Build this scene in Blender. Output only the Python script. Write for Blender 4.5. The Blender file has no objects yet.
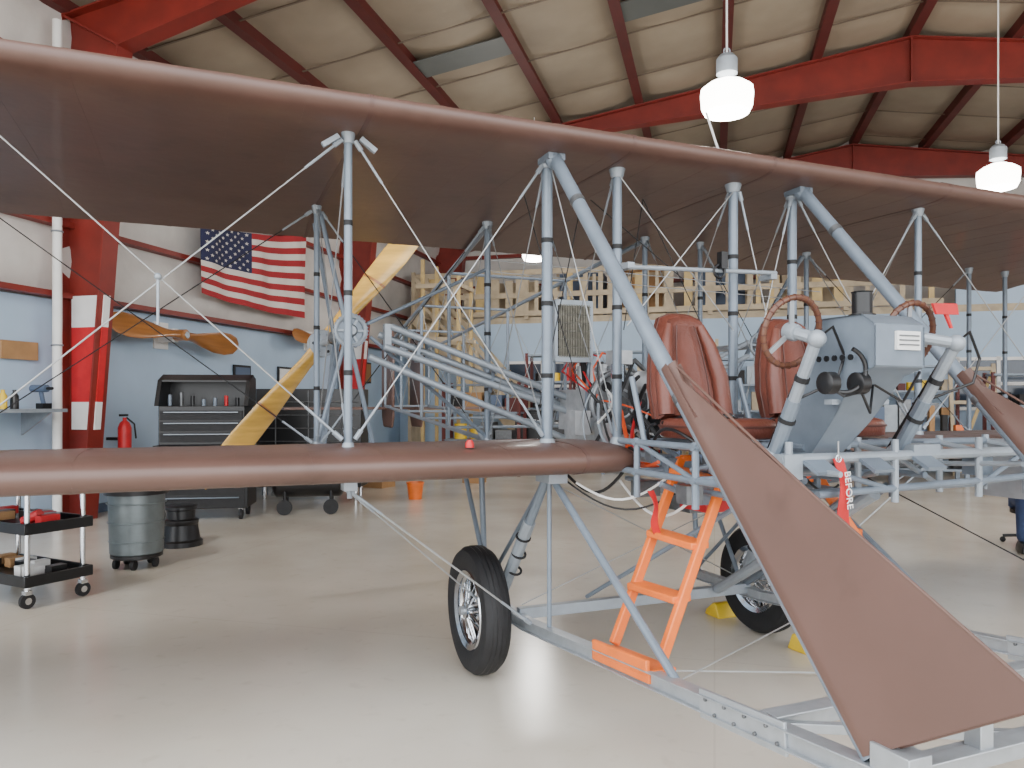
import bpy, bmesh, math, random
from mathutils import Vector, Matrix, Euler
random.seed(4)
D=bpy.data; C=bpy.context
TH=math.atan2(.382,.924)      # aircraft heading (local x = span to the right, local y = aft)
TB=-math.atan2(.255,.967)     # building heading (local x = across hangar, local y = depth)

# ------------------------------------------------------------ materials
def srgb(r,g,b):
    f=lambda c:(c/255/12.92) if c/255<=.04045 else ((c/255+.055)/1.055)**2.4
    return (f(r),f(g),f(b),1)
def mat(name,col,rough=.5,metal=0,var=.12,scale=6,bump=0,bscale=30,emit=None,es=0,coat=0,spec=.5,stretch=None,stain=None):
    m=D.materials.new(name); m.use_nodes=True; nt=m.node_tree; N=nt.nodes; L=nt.links
    p=N['Principled BSDF']; p.inputs['Roughness'].default_value=rough; p.inputs['Metallic'].default_value=metal
    p.inputs['Coat Weight'].default_value=coat; p.inputs['Specular IOR Level'].default_value=spec
    c=srgb(*col)
    tc=N.new('ShaderNodeTexCoord'); n=N.new('ShaderNodeTexNoise'); n.inputs['Scale'].default_value=scale; n.inputs['Detail'].default_value=5
    src=tc.outputs['Object']
    if stretch:
        mp=N.new('ShaderNodeMapping'); mp.inputs['Scale'].default_value=stretch; L.new(src,mp.inputs[0]); src=mp.outputs[0]
    L.new(src,n.inputs['Vector'])
    r=N.new('ShaderNodeValToRGB'); r.color_ramp.elements[0].position=.3; r.color_ramp.elements[1].position=.7
    r.color_ramp.elements[0].color=tuple(x*(1-var) for x in c[:3])+(1,)
    r.color_ramp.elements[1].color=tuple(min(1,x*(1+var)) for x in c[:3])+(1,)
    L.new(n.outputs['Fac'],r.inputs[0]); out=r.outputs[0]
    if stain:
        n4=N.new('ShaderNodeTexNoise'); n4.inputs['Scale'].default_value=stain; n4.inputs['Detail'].default_value=8; L.new(src,n4.inputs['Vector'])
        r4=N.new('ShaderNodeValToRGB'); r4.color_ramp.elements[0].position=.30; r4.color_ramp.elements[1].position=.42
        r4.color_ramp.elements[0].color=(.72,.70,.68,1); r4.color_ramp.elements[1].color=(1,1,1,1); L.new(n4.outputs['Fac'],r4.inputs[0])
        mm=N.new('ShaderNodeMix'); mm.data_type='RGBA'; mm.blend_type='MULTIPLY'; mm.inputs[0].default_value=.7
        L.new(out,mm.inputs[6]); L.new(r4.outputs[0],mm.inputs[7]); out=mm.outputs[2]
    L.new(out,p.inputs['Base Color'])
    if bump:
        n2=N.new('ShaderNodeTexNoise'); n2.inputs['Scale'].default_value=bscale; L.new(src,n2.inputs['Vector'])
        b=N.new('ShaderNodeBump'); b.inputs['Strength'].default_value=bump; b.inputs['Distance'].default_value=.02
        L.new(n2.outputs['Fac'],b.inputs['Height']); L.new(b.outputs[0],p.inputs['Normal'])
    if emit:
        p.inputs['Emission Color'].default_value=srgb(*emit); p.inputs['Emission Strength'].default_value=es
    return m
M={}
M['brown']=mat('doped_fabric_brown',(92,68,60),.42,0,.12,2.2,.07,14,coat=.08,stain=3.2)
M['brown2']=mat('blinker_fabric_brown',(94,69,61),.50,0,.10,3,.06,8,stain=4)
M['seam']=mat('fabric_seam_tape',(84,61,55),.48)
M['grey']=mat('strut_grey_paint',(114,125,137),.36,.15,.08,14)
M['greyl']=mat('light_grey_paint',(144,152,160),.4,.2,.08,14)
M['alu']=mat('brushed_aluminium',(168,173,178),.36,.5,.08,20)
M['chrome']=mat('chrome',(215,218,222),.15,1,.03,5)
M['wire']=mat('steel_cable',(165,167,168),.4,.5,.05,5)
M['dark']=mat('black_rubber',(28,28,30),.7,0,.25,12,.1,60)
M['black']=mat('black_plastic',(18,18,20),.35,0,.2,10)
M['engine']=mat('engine_dark_metal',(104,106,108),.38,.6,.25,18)
M['castalu']=mat('cast_aluminium',(176,178,180),.42,.5,.15,18)
M['rad']=mat('radiator_fin_metal',(128,124,112),.5,.4,.2,30)
M['leather']=mat('brown_leather',(104,55,43),.40,0,.15,8,.12,80)
M['piping']=mat('dark_stitched_seam',(78,42,34),.5)
M['orange']=mat('orange_paint',(232,112,36),.4,0,.10,9,.05,20)
M['wood']=mat('varnished_spruce',(208,164,78),.25,0,.22,3,.03,20,coat=.5,stretch=(1,1,6))
M['wood2']=mat('aged_mahogany_propeller',(160,104,52),.3,0,.2,4,.03,20,coat=.5,stretch=(1,.4,5))
M['wheelwood']=mat('dark_wood_rim',(92,58,42),.35,0,.2,20)
M['red']=mat('signal_red',(190,30,36),.5,0,.1,8)
M['white']=mat('white_paint',(228,228,226),.5,0,.04,6)
M['yellow']=mat('yellow_plastic',(226,190,40),.5,0,.1,6)
M['steelred']=mat('red_oxide_steel',(122,38,30),.5,0,.16,3)
M['steelred2']=mat('red_oxide_purlin',(88,32,28),.6,0,.16,3)
M['insul']=mat('ceiling_insulation_vinyl',(152,139,121),.65,0,.14,1.0,.3,4)
M['strap']=mat('insulation_strap',(112,98,84),.6,0,.1,4)
M['insulw']=mat('wall_insulation_vinyl',(202,198,193),.55,0,.10,2,.35,6)
M['skylt']=mat('grey_ceiling_strip',(92,96,94),.5,0,.1,2)
M['blue']=mat('blue_wall_paint',(168,190,212),.6,0,.06,1.5)
M['blued']=mat('slate_blue_panel',(84,100,124),.6,0,.08,2)
M['tan']=mat('pine_board',(176,160,134),.6,0,.18,4)
M['pine']=mat('weathered_pine',(190,164,112),.6,0,.2,4)
M['can']=mat('galvanised_steel',(112,120,122),.38,.6,.15,8)
M['glass']=mat('dark_window_glass',(54,64,78),.1,0,.1,3)
M['navy']=mat('navy_cotton',(34,46,84),.85,0,.15,12,.2,60)
M['jean']=mat('denim',(52,68,104),.85,0,.15,20,.2,80)
M['skin']=mat('skin',(205,150,125),.5,0,.05,10)
M['hair']=mat('brown_hair',(70,48,34),.6,0,.2,30)
M['flagr']=mat('flag_red',(160,34,42),.75,0,.06,6)
M['flagb']=mat('flag_navy',(34,38,74),.75,0,.06,6)
M['flagw']=mat('flag_white',(214,206,200),.75,0,.04,6)
M['lamp']=mat('lamp_refractor_glow',(255,252,245),.3,emit=(255,250,240),es=14)
M['card']=mat('cardboard',(160,122,82),.8,0,.1,8)
M['orangeh']=mat('orange_hose',(224,84,36),.5,0,.1,8)

def floor_mat():
    m=D.materials.new('sealed_concrete_floor'); m.use_nodes=True; nt=m.node_tree; N=nt.nodes; L=nt.links
    p=N['Principled BSDF']; tc=N.new('ShaderNodeTexCoord')
    n=N.new('ShaderNodeTexNoise'); n.inputs['Scale'].default_value=.7; n.inputs['Detail'].default_value=7
    n3=N.new('ShaderNodeTexNoise'); n3.inputs['Scale'].default_value=9; n3.inputs['Detail'].default_value=8
    r=N.new('ShaderNodeValToRGB'); r.color_ramp.elements[0].position=.3; r.color_ramp.elements[1].position=.7
    r.color_ramp.elements[0].color=srgb(198,189,174); r.color_ramp.elements[1].color=srgb(218,211,198)
    L.new(tc.outputs['Object'],n.inputs['Vector']); L.new(tc.outputs['Object'],n3.inputs['Vector'])
    L.new(n.outputs['Fac'],r.inputs[0])
    bt=N.new('ShaderNodeTexBrick'); bt.offset=0; bt.inputs['Scale'].default_value=1
    bt.inputs['Brick Width'].default_value=4.6; bt.inputs['Row Height'].default_value=4.6; bt.inputs['Mortar Size'].default_value=.005
    bt.inputs['Color1'].default_value=(1,1,1,1); bt.inputs['Color2'].default_value=(1,1,1,1); bt.inputs['Mortar'].default_value=(.90,.89,.88,1)
    L.new(tc.outputs['Object'],bt.inputs['Vector'])
    mx=N.new('ShaderNodeMix'); mx.data_type='RGBA'; mx.blend_type='MULTIPLY'; mx.inputs[0].default_value=1
    L.new(r.outputs[0],mx.inputs[6]); L.new(bt.outputs[0],mx.inputs[7])
    r2=N.new('ShaderNodeValToRGB'); r2.color_ramp.elements[0].position=.28; r2.color_ramp.elements[1].position=.40
    r2.color_ramp.elements[0].color=(.84,.83,.81,1); r2.color_ramp.elements[1].color=(1,1,1,1)
    L.new(n3.outputs['Fac'],r2.inputs[0])
    m2=N.new('ShaderNodeMix'); m2.data_type='RGBA'; m2.blend_type='MULTIPLY'; m2.inputs[0].default_value=.5
    L.new(mx.outputs[2],m2.inputs[6]); L.new(r2.outputs[0],m2.inputs[7]); L.new(m2.outputs[2],p.inputs['Base Color'])
    rr=N.new('ShaderNodeMapRange'); rr.inputs[3].default_value=.13; rr.inputs[4].default_value=.27
    L.new(n.outputs['Fac'],rr.inputs[0]); L.new(rr.outputs[0],p.inputs['Roughness'])
    return m
M['floor']=floor_mat()

# ------------------------------------------------------------ mesh builder
class B:
    def __init__(s): s.bm=bmesh.new(); s.mats=[]
    def mi(s,m):
        m=M[m]
        if m not in s.mats: s.mats.append(m)
        return s.mats.index(m)
    def face(s,vs,i):
        try:
            f=s.bm.faces.new(vs); f.material_index=i; return f
        except ValueError: return None
    def rings(s,rings,m,cap=True,close=True):
        i=s.mi(m); R=[[s.bm.verts.new(p) for p in r] for r in rings]; n=len(R[0])
        for a,b in zip(R,R[1:]):
            for k in range(n if close else n-1):
                s.face((a[k],a[(k+1)%n],b[(k+1)%n],b[k]),i)
        if cap:
            s.face(list(reversed(R[0])),i); s.face(R[-1],i)
    def tube(s,p1,p2,r,m='grey',r2=None,seg=10):
        p1=Vector(p1);p2=Vector(p2);d=(p2-p1)
        if d.length<1e-6:return
        d.normalize(); x=d.orthogonal().normalized(); y=d.cross(x); r2=r if r2 is None else r2
        s.rings([[p+(x*math.cos(t)+y*math.sin(t))*q for t in [2*math.pi*k/seg for k in range(seg)]] for p,q in((p1,r),(p2,r2))],m)
    def path(s,pts,r,m,seg=8,closed=False):
        pts=[Vector(p) for p in pts]; n=len(pts); rings=[]; x=None
        for i,p in enumerate(pts):
            if closed: d=pts[(i+1)%n]-pts[i-1]
            else: d=pts[min(i+1,n-1)]-pts[max(i-1,0)]
            d.normalize()
            x=d.orthogonal().normalized() if x is None else (x-d*x.dot(d)).normalized()
            y=d.cross(x); rr=r[i] if isinstance(r,(list,tuple)) else r
            rings.append([p+(x*math.cos(t)+y*math.sin(t))*rr for t in [2*math.pi*k/seg for k in range(seg)]])
        if closed: rings.append(rings[0]); s.rings(rings,m,cap=False)
        else: s.rings(rings,m)
    def box(s,c,size,m,rot=None):
        c=Vector(c); h=[x/2 for x in size]; R=Euler(rot).to_matrix() if rot else Matrix.Identity(3); i=s.mi(m)
        v=[s.bm.verts.new(c+R@Vector((sx*h[0],sy*h[1],sz*h[2]))) for sz in(-1,1) for sy in(-1,1) for sx in(-1,1)]
        for f in((0,2,3,1),(4,5,7,6),(0,1,5,4),(2,6,7,3),(0,4,6,2),(1,3,7,5)): s.face([v[k] for k in f],i)
    def bar(s,p1,p2,w,h,m,up=(0,0,1)):
        p1=Vector(p1);p2=Vector(p2);d=(p2-p1).normalized(); u=Vector(up); u=(u-d*u.dot(d)).normalized(); x=d.cross(u)
        s.rings([[p+x*sx*w/2+u*sy*h/2 for sx,sy in((-1,-1),(1,-1),(1,1),(-1,1))] for p in(p1,p2)],m)
    def lathe(s,o,axis,prof,m,seg=32,cap=True):
        o=Vector(o);d=Vector(axis).normalized();x=d.orthogonal().normalized();y=d.cross(x)
        s.rings([[o+d*h+(x*math.cos(t)+y*math.sin(t))*max(r,1e-4) for t in [2*math.pi*k/seg for k in range(seg)]] for r,h in prof],m,cap=cap)
    def prism(s,poly,vec,m):
        vec=Vector(vec); s.rings([[Vector(p) for p in poly],[Vector(p)+vec for p in poly]],m)
    def ball(s,c,r,m,seg=16,rot=None):
        if not isinstance(r,(tuple,list)): r=(r,r,r)
        mt=Matrix.Translation(c)@(Euler(rot).to_matrix().to_4x4() if rot else Matrix.Identity(4))@Matrix.Diagonal((*r,1))
        res=bmesh.ops.create_uvsphere(s.bm,u_segments=seg,v_segments=seg//2+2,radius=1,matrix=mt); i=s.mi(m)
        for v in res['verts']:
            for f in v.link_faces: f.material_index=i
    def torus(s,c,axis,R,r,m,seg=40,sec=10,a0=0,a1=2*math.pi):
        d=Vector(axis).normalized();x=d.orthogonal().normalized();y=d.cross(x);c=Vector(c)
        full=abs(a1-a0-2*math.pi)<1e-4
        pts=[c+(x*math.cos(a0+(a1-a0)*k/seg)+y*math.sin(a0+(a1-a0)*k/seg))*R for k in range(seg if full else seg+1)]
        s.path(pts,r,m,sec,closed=full)
    def done(s,name,parent=None,loc=(0,0,0),rz=0,bevel=0,ang=35):
        bmesh.ops.recalc_face_normals(s.bm,faces=s.bm.faces)
        me=D.meshes.new(name); s.bm.to_mesh(me); s.bm.free()
        for m in s.mats: me.materials.append(m)
        for p in me.polygons: p.use_smooth=True
        me.set_sharp_from_angle(angle=math.radians(ang))
        o=D.objects.new(name,me); C.collection.objects.link(o); o.location=loc; o.rotation_euler[2]=rz
        if parent: o.parent=parent
        if bevel:
            md=o.modifiers.new('bevel','BEVEL'); md.width=bevel; md.segments=3; md.limit_method='ANGLE'; md.angle_limit=math.radians(40)
        return o
def empty(name,loc=(0,0,0),rz=0):
    e=D.objects.new(name,None); e.empty_display_size=.3; C.collection.objects.link(e); e.location=loc; e.rotation_euler[2]=rz; return e

# ============================================================ HANGAR SHELL (local q,t,z)
QL,QR,T0,T1=-8.1,15.1,.9,22.0; RQ=3.5
def zc(q): return 8.45-.155*abs(q-RQ)
b=B(); b.box(((QL+QR)/2,(T0+T1)/2,-.05),(QR-QL+.4,T1-T0+.4,.1),'floor'); b.done('floor',rz=TB)
b=B(); b.box((3.5,-13.31,-.05),(60,28,.1),'floor'); b.done('ground_apron',rz=TB)
b=B(); i=b.mi('insul'); PS=1.66; nq=14; sub=6
qs=[RQ-7*PS+k*PS/sub for k in range(14*sub+1)]; NT=90; ts=[T0+(T1-T0)*k/NT for k in range(NT+1)]
SP=1.7
V=[]
for q in qs:
    row=[]
    for t in ts:
        fr=((q-RQ+7*PS)/PS)%1; s1=math.sin(math.pi*fr)**.7 if 0<fr<1 else 0; ft=((t-T0)/SP)%1
        row.append(b.bm.verts.new((q,t,zc(q)-.15*s1*(.35+.65*abs(math.sin(math.pi*ft))**.6))))
    V.append(row)
for a in range(len(qs)-1):
    for c in range(NT): b.face((V[a][c],V[a][c+1],V[a+1][c+1],V[a+1][c]),i)
t=T0+SP
while t<T1:
    b.bar((QL,t,zc(QL)-.09),(RQ,t,zc(RQ)-.09),.035,.012,'strap'); b.bar((RQ,t,zc(RQ)-.09),(QR,t,zc(QR)-.09),.035,.012,'strap'); t+=SP
for k in range(14):
    q0=RQ-7*PS+k*PS+.06; q1=q0+PS-.12; t=11.9
    if k%2==0 and k<7: b.prism([(q0,t-.3,zc(q0)-.19),(q1,t-.3,zc(q1)-.19),(q1,t+.3,zc(q1)-.19),(q0,t+.3,zc(q0)-.19)],(0,0,.012),'skylt')
b.done('ceiling',rz=TB,ang=80)
b=B(); b.prism([(QL-.2,T0,6.68),(RQ,T0,8.52),(QR+.2,T0,6.68),(QR+.2,T0,6.9),(RQ,T0,8.75),(QL-.2,T0,6.9)],(0,T1-T0+.2,0),'steelred2'); b.done('roof_deck',rz=TB)
b=B()
for k in range(-7,8):
    q=RQ+k*PS; q=max(QL+.1,min(QR-.1,q)); z=zc(q)-.08
    b.box((q,(T0+T1)/2,z-.02),(.09,T1-T0,.24),'steelred2'); b.box((q+.03,(T0+T1)/2,z-.14),(.17,T1-T0,.02),'steelred2')
b.done('roof_purlins',rz=TB)
def frame(t,name):
    b=B(); zo=lambda q: zc(q)-.24
    half_o=[(.08,0),(.08,zo(QL+.08)),(2.6,zo(QL+2.6)),(5.2,zo(QL+5.2))]; half_i=[(.38,0),(.92,5.95),(2.6,6.36),(5.2,6.98)]
    oo=[(QL+x,z) for x,z in half_o]+[(RQ,zo(RQ))]+[(QR-x,z) for x,z in reversed(half_o)]
    inn=[(QL+x,z) for x,z in half_i]+[(RQ,7.38)]+[(QR-x,z) for x,z in reversed(half_i)]
    for k in range(len(oo)-1):
        b.prism([(oo[k][0],t-.015,oo[k][1]),(oo[k+1][0],t-.015,oo[k+1][1]),(inn[k+1][0],t-.015,inn[k+1][1]),(inn[k][0],t-.015,inn[k][1])],(0,.03,0),'steelred')
        for L in(oo,inn):
            b.bar((L[k][0],t,L[k][1]),(L[k+1][0],t,L[k+1][1]),.26,.025,'steelred',up=(-(L[k+1][1]-L[k][1]),0,L[k+1][0]-L[k][0]))
    for k in(1,4,7): b.bar((oo[k][0],t,oo[k][1]),(inn[k][0],t,inn[k][1]),.24,.03,'steelred',up=(1,0,.2))
    for sx,base in((1,QL),(-1,QR)):
        def xin(z): return base+sx*(.38+.54*z/5.95)
        for z0,z1,m in((2.45,2.85,'white'),(1.5,2.45,'red'),(1.15,1.5,'white')):
            b.prism([(base+sx*.16,t-.05,z0),(xin(z0)+sx*.03,t-.05,z0),(xin(z1)+sx*.03,t-.05,z1),(base+sx*.16,t-.05,z1)],(0,.1,0),m)
    b.done(name,rz=TB)
for t in(1.2,8.1,15.6,21.7): frame(t,'steel_portal_frame')
b=B(); b.box((QL-.05,(T0+T1)/2,1.4),(.1,T1-T0,2.8),'blue')
girts=[2.85,3.75,4.7,5.65,6.7]; i=b.mi('insulw')
zz=[]; 
for g0,g1 in zip(girts,girts[1:]): zz+= [g0+(g1-g0)*k/6 for k in range(6)]
zz.append(6.7); tt=[T0+(T1-T0)*k/96 for k in range(97)]; V=[]
for z in zz:
    row=[]
    for t in tt:
        for g0,g1 in zip(girts,girts[1:]):
            if g0<=z<=g1: fr=(z-g0)/(g1-g0); break
        ft=(t/1.3)%1
        row.append(b.bm.verts.new((QL+.16*math.sin(math.pi*fr)*(.45+.55*math.sin(math.pi*ft)),t,z)))
    V.append(row)
for a in range(len(zz)-1):
    for c in range(96): b.face((V[a][c],V[a][c+1],V[a+1][c+1],V[a+1][c]),i)
b.box((QL-.1,(T0+T1)/2,4.75),(.06,T1-T0,3.9),'insulw')
b.done('wall_left',rz=TB,ang=80)
b=B()
for g in girts[:4]: b.box((QL+.1,(T0+T1)/2,g),(.16,T1-T0,.07),'steelred')
b.done('trim_1',rz=TB)
b=B(); b.box((QL+.02,(T0+T1)/2,.06),(.03,T1-T0,.12),'blued'); b.done('baseboard_left',rz=TB)
b=B(); b.box((QR+.05,(T0+T1)/2,1.4),(.1,T1-T0,2.8),'blue'); b.box((QR+.05,(T0+T1)/2,4.75),(.1,T1-T0,3.9),'insulw')
b.done('wall_right',rz=TB)
b=B(); b.prism([(QL,T1,0),(QR,T1,0),(QR,T1,6.65),(RQ,T1,8.5),(QL,T1,6.65)],(0,.12,0),'insulw'); b.done('wall_back',rz=TB)
b=B()
for g in(4.9,5.8,6.5): b.box(((QL+QR)/2,T1-.08,g),(QR-QL,.12,.1),'steelred')
b.done('trim_2',rz=TB)
TP=19.0
b=B(); b.box(((QL+QR)/2,TP+.06,1.75),(QR-QL-.02,.12,3.5),'blue')
b.box(((QL+QR)/2,TP+1.5,3.58),(QR-QL-.02,3.0,.16),'tan'); b.box((10,TP+.1,4.1),(9.6,.1,1.0),'blue'); b.done('wall_partition',rz=TB)
random.seed(33)
b=B(); QE=4.9
q=QL+.5
while q<QE:
    b.box((q,TP-.08,4.22),(.11,.09,1.25),'tan'); q+=1.5
for z in(3.74,4.2,4.78): b.box(((QL+.4+QE)/2,TP-.14,z),(QE-QL-.4,.03,.13),'tan')
q=QL+.6
while q<QE-.1:
    w=random.uniform(.08,.24); h=random.uniform(.85,1.15); b.box((q,TP-.10,3.7+h/2),(w,.02,h),random.choice(['tan','tan','pine'])); q+=w+random.uniform(.03,.26)
b.done('loft_railing',rz=TB)
random.seed(21)
for k,q in enumerate((-5.2,-3.4,-1.8,.2,2.2)):
    h=random.uniform(.9,1.6); b=B(); b.box((0,0,h/2),(1.2,.8,h),random.choice(['card','blued','tan'])); 
    for z in(.15,h-.15): b.box((0,-.41,z),(1.24,.03,.1),'tan')
    for x in(-.57,.57): b.box((x,-.41,h/2),(.08,.03,h),'tan')
    w=(.967*q+.255*20.2,-.255*q+.967*20.2,3.66); b.done('storage_crate',loc=w,rz=TB)
def window(name,q,z,w,h,m='glass'):
    b=B(); b.box((q,TP-.03,z),(w,.03,h),m)
    for dz in(-h/2,h/2,0): b.box((q,TP-.05,z+dz),(w+.1,.06,.07),'white')
    for dx in(-w/2,w/2,0): b.box((q+dx,TP-.05,z),(.07,.06,h+.1),'white')
    b.done(name,rz=TB)
window('window_1',-4.2,1.9,1.8,1.2); window('window_2',2.6,1.9,1.8,1.1); window('window_3',6,1.9,1.6,1.1)
b=B(); b.box((-1.4,TP-.03,1.05),(.95,.05,2.1),'blued'); b.box((-1.4,TP-.04,2.13),(1.1,.07,.08),'white')
for s in(-1,1): b.box((-1.4+s*.51,TP-.04,1.06),(.08,.07,2.12),'white')
b.ball((-1.05,TP-.09,1.0),.035,'chrome'); b.done('door_1',rz=TB)
b=B(); S0=Vector((-3.9,17.9,0)); S1=Vector((-7.2,17.9,3.6))
for k in range(18):
    p=S0.lerp(S1,k/18); b.box((p.x-.05,18.2,p.z+.18),(.26,.9,.04),'tan')
for y in(17.75,18.65):
    b.bar((S0.x,y,.1),(S1.x,y,3.6),.05,.26,'tan'); b.bar((S0.x,y,1.0),(S1.x,y,4.6),.05,.1,'tan'); b.bar((S0.x,y,.6),(S1.x,y,4.15),.04,.07,'tan')
    for k in range(7):
        p=S0.lerp(S1,k/6); b.box((p.x,y,p.z+.55),(.09,.07,1.1),'tan')
b.box((-7.3,18.2,1.8),(.1,.9,3.6),'tan'); b.done('loft_staircase',rz=TB)
b=B()
for q,h in((-6.35,4.7),(-5.5,4.3)):
    for t in(16.2,17.1): b.box((q,t,h/2),(.07,.07,h),'pine')
for z,x0,x1 in((1.3,-6.4,-5.45),(2.9,-6.5,-5.4),(4.1,-6.5,-5.4)):
    for t in(16.15,17.15): b.box(((x0+x1)/2,t,z),(x1-x0,.03,.1),'tan')
    for q in(-6.4,-5.45): b.box((q,16.65,z),(.03,1.0,.09),'tan')
b.bar((-6.3,16.12,2.9),(-5.5,16.12,4.05),.03,.07,'tan')
b.done('timber_scaffold',rz=TB)
def rack(q,t,w,h,name='storage_rack'):
    e=empty(name,rz=TB); b=B()
    for sx in(-1,1):
        for y in(-.25,.25): b.box((q+sx*w/2,t+y,h/2),(.06,.06,h),'steelred2')
    n=int(h/.55)+1
    for k in range(n):
        z=.15+k*(h-.2)/(n-1); b.box((q,t,z),(w,.56,.04),'grey')
    b.bar((q-w/2,t+.27,.2),(q+w/2,t+.27,h),.02,.04,'grey'); b.done('rack_frame',e)
    b=B()
    for k in range(n-1):
        z=.17+k*(h-.2)/(n-1); x=q-w/2+.12
        while x<q+w/2-.2:
            ww=random.uniform(.12,.4); hh=random.uniform(.12,.42)
            if random.random()<.25: b.tube((x+ww/2,t,z),(x+ww/2,t,z+hh),ww/2*.8,random.choice(['red','black','greyl','blued','yellow']),seg=14)
            else: b.box((x+ww/2,t,z+hh/2),(ww*.92,.4,hh),random.choice(['card','black','black','blued','dark','engine','greyl','tan','steelred2']))
            x+=ww+.03
    b.done('rack_contents',e)
rack(-1.9,17.9,2.2,2.7); rack(.9,17.9,2.4,2.5); rack(3.9,18.1,2.0,2.3); rack(-4.6,15.2,1.6,1.9); rack(6.3,17.6,1.8,2.1); rack(-3.6,17.1,1.0,2.6)
# leaning timber frames
for q,t,h,w_,tl in((2.2,17.2,2.5,.9,.14),(5.1,17.3,2.3,.8,.16),(-.3,17.2,2.9,.7,.12)):
    b=B()
    for s in(-1,1): b.box((s*w_/2,0,h/2),(.07,.05,h),'tan')
    for k in range(4): b.box((0,0,.1+k*(h-.2)/3),(w_,.045,.07),'tan')
    b.bar((-w_/2,0,.1),(w_/2,0,h-.1),.03,.06,'pine')
    o=b.done('timber_frame',loc=(.967*q+.255*t,-.255*q+.967*t,.01)); o.rotation_euler=(-tl,0,TB)
def locker(q,t,w,d,h,m,name='storage_cabinet'):
    b=B(); b.box((q,t,h/2+.04),(w,d,h-.08),m); b.box((q,t,.04),(w-.06,d-.06,.08),'black'); b.box((q,t,h+.01),(w+.03,d+.03,.03),m)
    for s in(-1,1):
        b.box((q+s*w/4,t-d/2-.01,h/2+.04),(w/2-.03,.02,h-.2),m); b.box((q+s*.06,t-d/2-.03,h/2),(.02,.03,.18),'chrome')
    b.done(name,rz=TB,bevel=.008)
locker(-3.5,15.9,1.1,.6,1.3,'black'); locker(2.5,18.3,.5,.6,1.9,'greyl'); locker(8.2,18.2,1.1,.6,1.6,'steelred2')
def bench(q,t,w,d,name='workbench',top='tan'):
    e=empty(name,rz=TB); b=B(); b.box((q,t,.88),(w,d,.06),top)
    for sx in(-1,1):
        for sy in(-1,1): b.box((q+sx*(w/2-.06),t+sy*(d/2-.06),.425),(.07,.07,.85),'grey')
    b.box((q,t,.25),(w-.1,d-.1,.04),'grey'); b.done('table',e)
    b=B()
    for k in range(13):
        x=q-w/2+.12+(w-.24)*k/12; h=random.uniform(.1,.65)
        if d<w: b.box((x,t+random.uniform(-.1,.1),.91+h/2),(random.uniform(.08,.25),.16,h),random.choice(['card','red','black','black','blued','dark','greyl','orange','engine']))
        if k%2==0 and d<w: h=random.uniform(.2,.5); b.box((x,t,.28+h/2),(.25,.3,h),random.choice(['card','black','dark','blued']))
    if d>=w:
        for k in range(8):
            y=t-d/2+.2+k*(d-.4)/7; h=random.uniform(.1,.4); b.box((q,y,.91+h/2),(.3,.2,h),random.choice(['card','black','red','greyl','dark']))
    b.done('clutter',e)
bench(-.8,16.2,3.0,.7); bench(3.0,15.9,3.0,.7); bench(6.4,15.6,2.6,.7); bench(9.0,16.4,2.2,.7); bench(-7.3,12.2,.7,2.6)
# drill press on floor near back
e=empty('drill_press',rz=TB); b=B(); q,t=1.2,16.4
b.box((q,t,.04),(.4,.5,.08),'engine'); b.tube((q,t+.1,.08),(q,t+.1,1.75),.05,'greyl'); b.box((q,t-.05,1.0),(.36,.36,.04),'engine'); b.box((q,t-.05,1.7),(.24,.5,.28),'blued'); b.tube((q,t-.2,1.3),(q,t-.2,1.56),.03,'chrome'); b.box((q,t-.02,1.88),(.22,.55,.1),'blued')
for k in range(3): a_=k*2.09; b.tube((q+.12,t-.15,1.62),(q+.14,t-.15+.2*math.cos(a_),1.62+.2*math.sin(a_)),.01,'black')
b.done('drill_press_body',e)
b=B(); b.tube((QL+.27,7.72,0),(QL+.27,7.72,6.2),.055,'white',seg=14)
for z in(.6,2.2,3.6,5): b.torus((QL+.27,7.72,z),(0,0,1),.06,.012,'greyl',16,6)
b.done('conduit_pipe',rz=TB)
e=empty('american_flag',rz=TB)
def fpt(u,v,off=0):
    t=10.32+3.2*u; top=4.32+.45*u-.10*math.sin(math.pi*u); bot=3.20-.06*u-.05*math.sin(math.pi*u)
    z=top+(bot-top)*v; q=QL+.36+.03*math.sin(u*15+v*2)+.015*math.sin(u*31-v*3)+off
    return (q,t,z)
b=B(); nu=40; nv=26
V=[[b.bm.verts.new(fpt(u/nu,v/nv)) for v in range(nv+1)] for u in range(nu+1)]
r_,w_,bl=b.mi('flagr'),b.mi('flagw'),b.mi('flagb')
for u in range(nu):
    for v in range(nv):
        s=v//2; m=bl if (u<17 and v<14) else (r_ if s%2==0 else w_)
        b.face((V[u][v],V[u][v+1],V[u+1][v+1],V[u+1][v]),m)
b.done('flag_cloth',e,ang=80)
b=B(); wi=b.mi('flagw')
for r in range(9):
    for c in range(6 if r%2==0 else 5):
        cu=.42*((c+.5+(0 if r%2==0 else .5))/6.0); cv=(14/26)*((r+.6)/9.2); vs=[]
        for k in range(10):
            a=math.pi/2+k*math.pi/5; rr=1 if k%2==0 else .42
            vs.append(b.bm.verts.new(fpt(cu+math.cos(a)*rr*.016,cv-math.sin(a)*rr*.026,.02)))
        b.face(vs,wi)
b.done('stars',e)
b=B(); b.tube((QL+.34,10.27,4.34),(QL+.34,13.57,4.80),.012,'white'); b.done('hanging_rod',e)
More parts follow.
